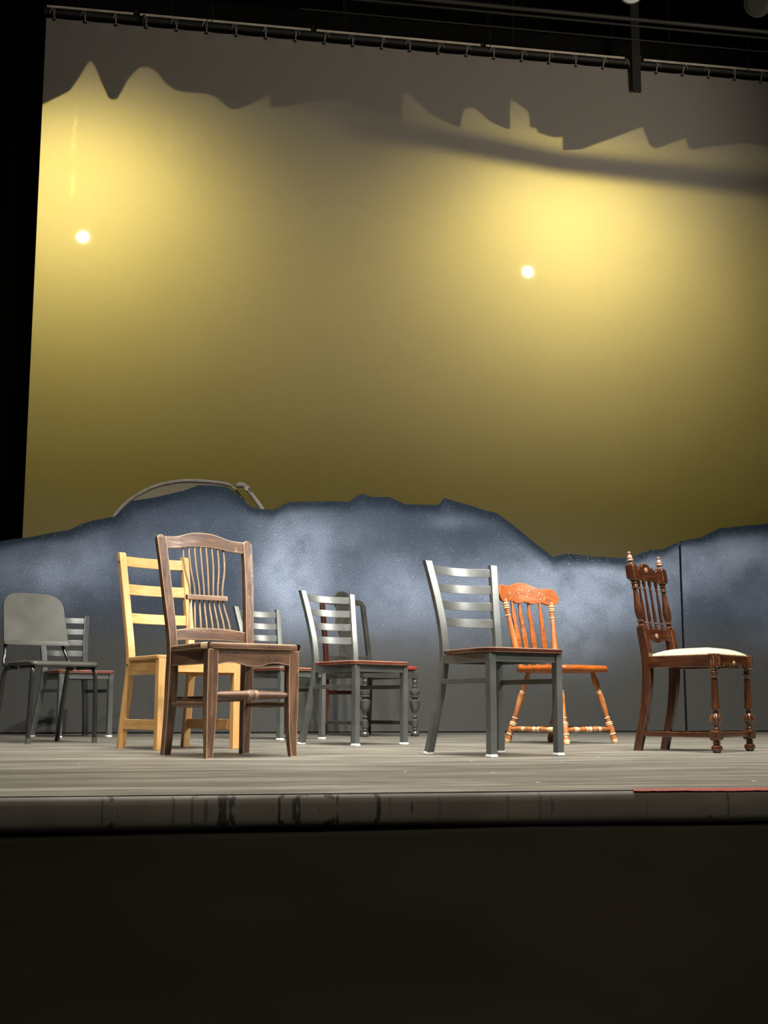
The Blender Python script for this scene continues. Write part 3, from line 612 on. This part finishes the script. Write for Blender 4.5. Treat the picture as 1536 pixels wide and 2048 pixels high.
# honey pine chair
loc, rz = place('C2'); t = thing('pine_ladder_chair', 'honey-coloured pine chair with three back slats, behind the worn brown chair', 'chair', loc, rz)
PY = [(0, -.058), (.2, -.026), (.34, -.004), (.43, .0), (.52, -.016), (.953, -.116)]; PX = [(0, .175), (.43, .165), (.953, .176)]
for s in (1, -1):
    bm = BM(); post(bm, [(s*ip(PX, z), sm(PY, z), z, .018, .0155) for z in [0]+[.05*i for i in range(1, 19)]+[.948]]+[(s*.176, -.116, .953, .015, .012)], .003); pst = new('back_post', bm, 'pine', t)
    for z in (.395, .905):
        bm = BM(); y = sm(PY, z); x = s*(ip(PX, z)+.017); lathe(bm, [(0, .006), (1, .006)], (x, y, z), (x+s*.0025, y, z), 10); new('screw_head', bm, 'dull', pst)
    bm = BM(); post(bm, [(s*.2, .369, z, .0175-i, .0175-i) for z, i in ((0, .002), (.002, 0), (.410, 0), (.414, .002))]); new('leg', bm, 'pine', t)
    bm = BM(); bar(bm, (s*.170, .0, .380), (s*.2, .36, .380), .009, .034); new('side_apron', bm, 'pine', t)
    bm = BM(); bar(bm, (s*.171, -.035, .114), (s*.2, .36, .114), .008, .024); new('side_stretcher', bm, 'pine', t)
for a, c in ((.936, .885), (.795, .742), (.650, .600)):
    hw = .162; bm = BM(); rail(bm, -hw, hw, lambda x: a, lambda x: c, lambda x, z: sm(PY, z)-.028*(1-(x/hw)**2)+.003, .012, 20, .003); new('slat', bm, 'pine', t)
bm = BM(); slab(bm, outline_round([(.150, .02), (.190, .02), (.224, .385), (-.224, .385), (-.190, .02), (-.150, .02), (-.148, -.015), (.148, -.015)], [0, .01, .02, .02, .01, 0, .005, .005]), .414, .432, .004); new('seat', bm, 'pine', t)
bm = BM(); bar(bm, (-.19, .376, .384), (.19, .376, .384), .009, .029); new('front_apron', bm, 'pine', t)
bm = BM(); bar(bm, (-.16, -.004, .384), (.16, -.004, .384), .009, .029); new('rear_apron', bm, 'pine', t)

# black plastic posture chair
loc, rz = place('C3'); t = thing('music_chair', 'black plastic chair with rounded solid backrest and steel tube legs, far left', 'chair', loc, rz)
SY = [(.54, -.028), (.56, -.034), (.70, -.072), (.85, -.114)]
bm = BM(); rows = []; NZ, NX = 34, 28; ZT2, RC = .846, .078
for j in range(NZ+1):
    z = .546+(ZT2-.546)*(1-(1-j/NZ)**1.7); base = .192-.016*((z-.546)/.3)**1.2; hw = base
    if z > ZT2-RC: hw = base-RC+RC*math.sqrt(max(0, 1-((z-(ZT2-RC))/RC)**2))
    rows.append((z, hw))
F, Bk = [], []
for z, hw in rows:
    f, b_ = [], []
    for i in range(NX+1):
        x = (-1+2*i/NX)*hw; zz = z+.006*max(0, (z-.78)/.066)*(1-(x/.12)**2 if abs(x) < .12 else 0); dy = .030*(x/.19)**2-.028+sm(SY, z); lip = .012*max(0, 1-(z-.546)/.008)
        f.append((x, dy+.007+lip, zz)); b_.append((x, dy-.007, zz))
    F.append(f); Bk.append(b_)
# front face, back face and rim as one closed shell
vF = [[bm.verts.new(p) for p in f] for f in F]; vB = [[bm.verts.new(p) for p in f] for f in Bk]
for j in range(NZ):
    for i in range(NX):
        bm.faces.new((vF[j][i], vF[j][i+1], vF[j+1][i+1], vF[j+1][i])); bm.faces.new((vB[j][i], vB[j+1][i], vB[j+1][i+1], vB[j][i+1]))
    for i in (0, NX): bm.faces.new((vF[j][i], vF[j+1][i], vB[j+1][i], vB[j][i]))
for j in (0, NZ):
    for i in range(NX): bm.faces.new((vF[j][i], vB[j][i], vB[j][i+1], vF[j][i+1]))
new('backrest', bm, 'black', t, angle=50)
bm = BM(); ol = outline_round([(.17, -.03), (.200, .10), (.202, .34), (.19, .405), (-.19, .405), (-.202, .34), (-.200, .10), (-.17, -.03)], [.03, .05, .04, .03, .03, .04, .05, .03])
slab(bm, ol, .421, .443, .009)
for v in bm.verts:
    if v.co.y > .33: v.co.z -= (v.co.y-.33)**2*1.6
    if v.co.z > .43 and abs(v.co.x) > .15: v.co.z += .003
new('seat', bm, 'black', t, angle=50)
for s in (1, -1):
    bm = BM(); tube(bm, catmull([(s*.165, .18, .412), (s*.170, .33, .412), (s*.176, .365, .405), (s*.180, .378, .38), (s*.184, .380, .30), (s*.188, .3803, .15), (s*.1905, .3803, .0)], 6), .0125, 14); lg = new('leg', bm, 'tube', t)
    bm = BM(); tube(bm, [(s*.1905, .3803, 0), (s*.190, .3803, .03)], .0142, 14); new('foot_tip', bm, 'black', lg)
    bm = BM(); tube(bm, catmull([(s*.165, .10, .412), (s*.172, .03, .410), (s*.185, -.004, .395), (s*.188, -.030, .33), (s*.187, -.075, .17), (s*.1864, -.1161, .0)], 6), .0125, 14); lg = new('leg', bm, 'tube', t)
    bm = BM(); tube(bm, [(s*.1864, -.1161, 0), (s*.1866, -.109, .03)], .0142, 14); new('foot_tip', bm, 'black', lg)
    bm = BM(); tube(bm, catmull([(s*.178, .08, .415), (s*.193, .01, .425), (s*.194, -.010, .455), (s*.182, -.024, .49), (s*.172, -.052, .545), (s*.16, -.070, .60), (s*.155, -.082, .64)], 5), .0105, 12); new('back_support', bm, 'tube', t)

# orange country chair
loc, rz = place('C4'); t = thing('country_chair', 'glossy orange oak chair with carved crest and arrow-shaped back slats, behind the large metal chair', 'chair', loc, rz)
def turned_leg(a, b_):
    return [(0, .011, 1), (.02, .016, 1), (.06, .0185, 0), (.10, .0165, 0), (.115, .0145, 1)]+bead(.13, .019, .012, .0145, 1)+[(.15, .018, 0), (.2, .0195, 0), (.245, .017, 1)]+bead(.262, .0205, .009, .0165, 1)+bead(.285, .0195, .009, .0155, 1)+[(.30, .013, 0), (.335, .0135, 0)]+bead(.352, .0165, .008, .0125, 1)+[(.37, .0125, 0), (.48, .0155, 0), (.60, .019, 0), (.665, .019, 0), (.69, .0165, 1)]+bead(.71, .0175, .010, .013, 1)+[(.73, .011, 0), (.76, .0135, 0), (.82, .0185, 0), (.87, .017, 0), (.95, .012, 0), (1, .011, 0)]
for s in (1, -1):
    for p0, p1 in (((s*.177, -.085, 0), (s*.13, .045, .392)), ((s*.2, .368, 0), (s*.14, .265, .392))):
        bm = BM(); lathe(bm, turned_leg(p0, p1), p0, p1, 20); new('leg', bm, ['honey', 'pale'], t)
    bm = BM(); pr = [(0, .011), (.02, .013, 0), (.06, .016, 0), (.10, .012, 1)]+bead(.115, .0165, .012, .012, 1)+[(.135, .014, 1), (.16, .013, 1)]+bead(.175, .017, .009, .013, 1)+[(.20, .018, 0), (.28, .0195, 0), (.40, .0175, 0), (.6, .0145, 0), (.74, .0125, 0)]+bead(.765, .0155, .009, .012, 1)+[(.79, .0125, 0), (.84, .013, 0)]+bead(.87, .0175, .012, .013, 1)+bead(.90, .0175, .012, .013, 1)+bead(.935, .018, .014, .013, 1)+[(.97, .013, 0), (1, .012, 0)]
    lathe(bm, pr, (s*.152, 0, .405), (s*.195, -.073, .795), 20); new('back_post', bm, ['honey', 'pale'], t)
    bm = BM(); sp = [(0, .007, 0), (.06, .010, 0), (.16, .013, 0), (.24, .0135, 1), (.27, .011, 1), (.30, .0125, 0), (.42, .0135, 0), (.46, .0145, 1), (.48, .012, 1), (.52, .012, 0), (.54, .0145, 1), (.58, .0135, 0), (.70, .0125, 0), (.73, .011, 1), (.76, .0135, 1), (.84, .013, 0), (.94, .010, 0), (1, .007, 0)]
    lathe(bm, sp, (s*.176, -.058, .078), (s*.192, .335, .078), 16); new('side_stretcher', bm, ['honey', 'pale'], t)
for y, hw in ((-.060, .162), (.349, .18)):
    bm = BM(); lathe(bm, sp, (-hw, y, .078), (hw, y, .078), 16); new('stretcher', bm, ['honey', 'pale'], t)
ctop = sym([(0, .903), (.04, .898), (.085, .887), (.125, .876), (.155, .8755), (.18, .878), (.215, .874), (.235, .862), (.246, .835), (.247, .82)])
cbot = sym([(0, .790), (.03, .785), (.055, .779), (.085, .781), (.115, .792), (.15, .786), (.175, .779), (.215, .781), (.235, .792), (.246, .812), (.247, .818)])
yc = lambda x, z: -.070-.20*(z-.78)-.036*(1-(x/.22)**2)
bm = BM(); rail(bm, -.247, .247, ctop, cbot, yc, .022, 48, .005); cr = new('crest_rail', bm, 'orange', t)
rnd = random.Random(3)
bm = BM()
for cx, n_, sp_ in ((-.135, 9, .035), (0, 16, .05), (.12, 10, .035)):     # shallow carved flowers worn pale
    for i in range(n_):
        x = cx+rnd.uniform(-sp_, sp_); z = .832+rnd.uniform(-.022, .022)+(.01 if cx == 0 else 0); a = rnd.uniform(0, 3.1); L = rnd.uniform(.003, .007)
        p = [Vector((x+u*math.cos(a)*L-v*math.sin(a)*.0022, 0, z+u*math.sin(a)*L+v*math.cos(a)*.0022)) for u, v in ((-1, 0), (0, -1), (1, 0), (0, 1))]
        vs = []
        for q in p: vs.append(bm.verts.new((q.x, yc(q.x, q.z)+.0115, q.z)))
        top = bm.verts.new((x, yc(x, z)+.0128, z)); 
        for q in range(4): bm.faces.new((vs[q], vs[(q+1) % 4], top))
new('carved_flowers', bm, 'pale', cr)
AW = [(.41, .007), (.44, .009), (.50, .0135), (.56, .0175), (.61, .0165), (.655, .0120), (.675, .0128), (.70, .0150), (.725, .0120), (.76, .0065), (.80, .0055)]
for k in (-1.5, -.5, .5, 1.5):
    bm = BM(); rings = []
    for i in range(29):
        z = .408+.385*i/28; f = (z-.41)/.38; x = k*(.068+.010*f); y = -.073*f-.040*(1-(x/.17)**2)*(1) ; hw = sm(AW, z)
        rings.append([(x+a, y+b_, z) for a, b_ in rrect(hw, .006, .003)])
    skin(bm, rings); new('slat', bm, 'orange', t)
ol = [(.215*sm([(-.03, .70), (.05, .90), (.15, 1.0), (.25, 1.0), (.33, .92), (.38, .60)], y)*1.0, y) for y in (-.03, .0, .04, .09, .15, .2, .25, .29, .33, .36)]
ol = [(.10, -.055)]+ol+[(.08, .375)]; ol = ol+[(-x, y) for x, y in ol[::-1]]
bm = BM(); slab(bm, ol, .384, .420, .014); new('seat', bm, 'orange', t, angle=50)

# carved mahogany chair with cream seat
loc, rz = place('C5'); t = thing('carved_chair', 'dark carved wooden side chair with finials and cream padded seat, far right', 'chair', loc, rz)
CY = [(0, -.0586), (.08, -.040), (.2, -.012), (.35, .004), (.44, .0), (.56, -.018), (.78, -.050), (.905, -.067)]; CX = [(0, .124), (.44, .1255), (.56, .131), (.78, .136), (.905, .138)]
for s in (1, -1):
    bm = BM(); post(bm, [(s*ip(CX, z), sm(CY, z), z, ip([(0, .015), (.4, .018), (.56, .019)], z), ip([(0, .018), (.3, .022), (.5, .022), (.56, .018)], z)) for z in [.56*i/16 for i in range(17)]], .004); lg = new('back_post', bm, 'carved', t)
    p0 = Vector((s*ip(CX, .558), sm(CY, .558), .558)); p1 = Vector((s*ip(CX, .79), sm(CY, .79), .79))
    pr = [(0, .012), (.01, .017)]+bead(.035, .018, .02, .011)+[(.07, .010), (.10, .012)]+bead(.13, .0165, .018, .012)+[(.17, .0125), (.22, .0165), (.32, .0195), (.42, .0185), (.55, .0145), (.70, .0110), (.76, .0105)]+bead(.80, .0165, .018, .011)+[(.83, .013), (.865, .011)]+bead(.895, .016, .016, .011)+bead(.94, .0165, .016, .011)+[(.97, .014), (1, .014)]
    bm = BM(); lathe(bm, pr, p0, p1, 20); new('turned_post', bm, 'carved', t)
    bm = BM(); post(bm, [(s*(.137), sm(CY, z), z, h, h) for z, h in ((.778, .014), (.784, .0205), (.795, .0225), (.842, .0225), (.852, .018), (.856, .012))], .005); new('post_block', bm, 'carved', t)
    bm = BM(); lathe(bm, [(0, .010), (.06, .0135), (.14, .009), (.22, .008), (.26, .015), (.32, .0165), (.38, .0150), (.42, .0105), (.46, .0135), (.60, .0125), (.70, .0095), (.76, .0055), (.80, .0050), (.84, .0080), (.92, .0085), (.98, .005), (1, .001)], (s*.137, -.0605, .852), (s*.139, -.069, .914), 18); new('finial', bm, 'worn_finial', t)
    # turned front legs
    zz = lambda z: z/.371
    pr = [(0, .012), (.01, .017), (.045, .0245), (.075, .0235), (.095, .014)]+bead(zz(.043), .0175, .012, .012)+[(zz(.052), .015), (zz(.056), .015)]
    pr += [(zz(.094), .014), (zz(.097), .018)]+bead(zz(.104), .0175, .012, .014)+[(zz(.111), .012), (zz(.118), .0125), (zz(.124), .019), (zz(.134), .0235), (zz(.148), .0238), (zz(.160), .019), (zz(.167), .013), (zz(.175), .0115), (zz(.181), .0125), (zz(.187), .019), (zz(.193), .0205), (zz(.200), .0195), (zz(.21), .0165), (zz(.26), .0155), (zz(.318), .0135)]+bead(zz(.326), .0175, .011, .0135)+[(zz(.333), .015), (zz(.341), .018), (zz(.348), .017)]+bead(zz(.357), .0165, .010, .012)+[(1, .0165)]
    bm = BM(); lathe(bm, pr, (s*.162, .348, 0), (s*.162, .348, .371), 24); lg = new('leg', bm, 'carved', t)
    bm = BM(); post(bm, [(s*.162, .348, z, h, h) for z, h in ((.052, .016), (.058, .0225), (.090, .0225), (.096, .016))], .004); new('leg_block', bm, 'carved', lg)
    bm = BM()
    for k in range(10):
        a = 2*math.pi*k/10; c, s2 = math.cos(a), math.sin(a); tube(bm, [(s*.162+c*r_, .348+s2*r_, z) for r_, z in ((.0135, .122), (.0225, .131), (.0245, .142), (.0225, .154), (.0145, .165))], .0032, 6)
    new('carved_lobes', bm, 'carved', lg)
    bm = BM(); post(bm, [(s*.158, .350, z, h, h) for z, h in ((.368, .016), (.372, .022), (.424, .022), (.428, .019))], .004)
    for dx in (-.008, .004): box(bm, s*.158+dx, s*.158+dx+.004, .3715, .3745, .378, .418, .001)
    for dy in (-.008, .004): box(bm, s*.158+s*.0215-.0015, s*.158+s*.0215+.0015, .350+dy, .350+dy+.004, .378, .418, .001)
    new('corner_block', bm, 'carved', t)
    bm = BM(); bar(bm, (s*.132, .0, .398), (s*.165, .335, .398), .010, .026); new('side_apron', bm, 'carved', t)
    bm = BM(); bar(bm, (s*.125, -.040, .076), (s*.160, .335, .076), .008, .011); new('side_stretcher', bm, 'carved', t)
bm = BM(); bar(bm, (-.145, .350, .076), (.145, .350, .076), .008, .011); new('front_stretcher', bm, 'carved', t)
bm = BM(); rail(bm, -.14, .14, lambda x: .424, lambda x: .380+.006*math.cos(abs(x)*110)-(.012 if abs(x) < .028 else 0)-(.012*max(0, (abs(x)-.11)/.03)), lambda x, z: .357, .018, 70, .002); fa = new('front_apron', bm, 'carved', t)
bm = BM(); lathe(bm, [(0, .012), (.5, .010), (1, .004)], (0, .364, .39), (0, .372, .39), 10); new('carved_rosette', bm, 'worn_finial', fa)
bm = BM(); bar(bm, (-.12, -.0, .40), (.12, -.0, .40), .010, .022); new('rear_apron', bm, 'carved', t)
yk = lambda x, z: sm(CY, z)-.010*(1-(x/.13)**2)
bm = BM(); rail(bm, -.118, .118, sym([(0, .868), (.018, .866), (.032, .858), (.040, .850), (.052, .853), (.064, .848), (.074, .836), (.084, .833), (.092, .842), (.105, .846), (.12, .845)]), lambda x: .786-.004*abs(math.cos(x*62)), yk, .020, 60, .003); cr = new('crest_rail', bm, 'carved', t)
bm = BM(); y = yk(0, .834); lathe(bm, [(0, .016), (.4, .016), (.45, .012), (.7, .011), (.75, .006), (1, .004)], (0, y+.008, .834), (0, y+.015, .834), 18); new('carved_rosette', bm, 'worn_finial', cr)
bm = BM(); rail(bm, -.116, .116, lambda x: .553+.007*abs(math.cos(x*62)), sym([(0, .490), (.02, .492), (.035, .503), (.048, .507), (.06, .500), (.075, .508), (.095, .520), (.116, .495)]), yk, .018, 60, .003); lr = new('lower_rail', bm, 'carved', t)
bm = BM(); y = yk(0, .522); lathe(bm, [(0, .014), (.4, .014), (.45, .010), (.7, .009), (.75, .005), (1, .003)], (0, y+.007, .522), (0, y+.014, .522), 18); new('carved_rosette', bm, 'worn_finial', lr)
for x in (-.078, -.026, .026, .078):
    p0 = (x, yk(x, .557), .552); p1 = (x*1.03, yk(x, .785), .788)
    pr = [(0, .005), (.02, .009), (.06, .0095), (.09, .006)]+bead(.13, .0105, .02, .006)+[(.17, .0065), (.22, .0085), (.35, .0080), (.6, .0058), (.78, .0052)]+bead(.82, .0082, .015, .0052)+[(.85, .0055), (.89, .0065), (.93, .0095), (.97, .008), (1, .006)]
    bm = BM(); lathe(bm, pr, p0, p1, 12); new('spindle', bm, 'carved', t)
ol = outline_round([(.108, -.005), (.150, .30), (.166, .362), (-.166, .362), (-.150, .30), (-.108, -.005)], [.02, .06, .04, .04, .06, .02])
bm = BM(); slab(bm, ol, .420, .432, .005, .030); new('seat_cushion', bm, 'cream', t, angle=60)

# dark chair with turned legs, against the flat
loc, rz = place('C6'); t = thing('vase_back_chair', 'old dark chair with vase-shaped splat and bulbous turned front legs, behind the centre metal chair', 'chair', loc, rz)
DY = [(0, -.019), (.3, .003), (.51, .0), (.7, -.030), (.954, -.0805)]; DX = [(0, .184), (.51, .181), (.92, .172)]
for s in (1, -1):
    bm = BM(); post(bm, [(s*ip(DX, z), sm(DY, z), z, .015, .017) for z in [.93*i/16 for i in range(17)]], .004); new('back_post', bm, 'redwood' if s > 0 else 'painted', t)
    H = .392; q = lambda z: z/H
    pr = [(0, .018), (.01, .028), (q(.020), .031), (q(.032), .024), (q(.036), .014)]+bead(q(.046), .020, .02, .014)+[(q(.056), .014), (q(.060), .022), (q(.085), .026), (q(.108), .021), (q(.114), .013)]+bead(q(.130), .0185, .02, .012)+[(q(.145), .012), (q(.155), .013), (q(.165), .019), (q(.18), .028), (q(.205), .035), (q(.238), .036), (q(.244), .030), (q(.249), .020), (q(.258), .019)]+bead(q(.268), .033, .022, .020)+[(q(.279), .030), (q(.29), .0345), (q(.305), .034), (q(.314), .024), (q(.322), .017)]+bead(q(.334), .020, .02, .0135)+[(q(.345), .013), (q(.37), .0195), (q(.380), .014), (q(.386), .020), (1, .020)]
    bm = BM(); lathe(bm, pr, (s*.203, .541, 0), (s*.203, .541, H), 24); new('leg', bm, 'painted', t)
    bm = BM(); box(bm, s*.203-.022, s*.203+.022, .541-.022, .541+.022, H, .445, .003); new('corner_block', bm, 'painted', t)
    bm = BM(); bar(bm, (s*.182, .0, .418), (s*.203, .53, .418), .011, .028); new('side_apron', bm, 'painted', t)
    bm = BM(); bar(bm, (s*.184, -.01, .090), (s*.203, .525, .090), .009, .013); new('side_stretcher', bm, 'painted', t)
bm = BM(); bar(bm, (-.19, .545, .418), (.19, .545, .418), .011, .028); new('front_apron', bm, 'painted', t)
bm = BM(); bar(bm, (-.18, .0, .298), (.18, .0, .298), .009, .014); new('rear_stretcher', bm, 'redwood', t)
yd = lambda x, z: sm(DY, z)-.008*(1-(x/.19)**2)
bm = BM(); rail(bm, -.190, .190, sym([(0, 1.027), (.03, 1.023), (.055, 1.008), (.075, .985), (.09, .972), (.13, .969), (.16, .964), (.178, .950), (.190, .920)]), sym([(0, .925), (.07, .925), (.11, .927), (.15, .926), (.165, .915), (.172, .905), (.190, .902)]), yd, .020, 50, .004); new('crest_rail', bm, 'painted', t)
SW = [(.54, .062), (.58, .060), (.62, .062), (.66, .050), (.69, .046), (.73, .058), (.78, .070), (.82, .068), (.87, .052), (.90, .056), (.94, .075)]
bm = BM(); skin(bm, [[(a, yd(0, z)+b_, z) for a, b_ in rrect(sm(SW, z), .006, .003)] for z in [.54+.395*i/30 for i in range(31)]]); new('splat', bm, 'painted', t)
bm = BM(); rail(bm, -.17, .17, sym([(0, .566), (.06, .566), (.09, .558), (.13, .556), (.17, .562)]), sym([(0, .530), (.1, .528), (.17, .522)]), yd, .018, 30, .003); new('lower_rail', bm, 'painted', t)
bm = BM(); slab(bm, outline_round([(.165, .02), (.218, .568), (-.218, .568), (-.165, .02)], [.01, .03, .03, .01]), .446, .470, .008, .012); new('seat_cushion', bm, 'redcloth', t, angle=60)
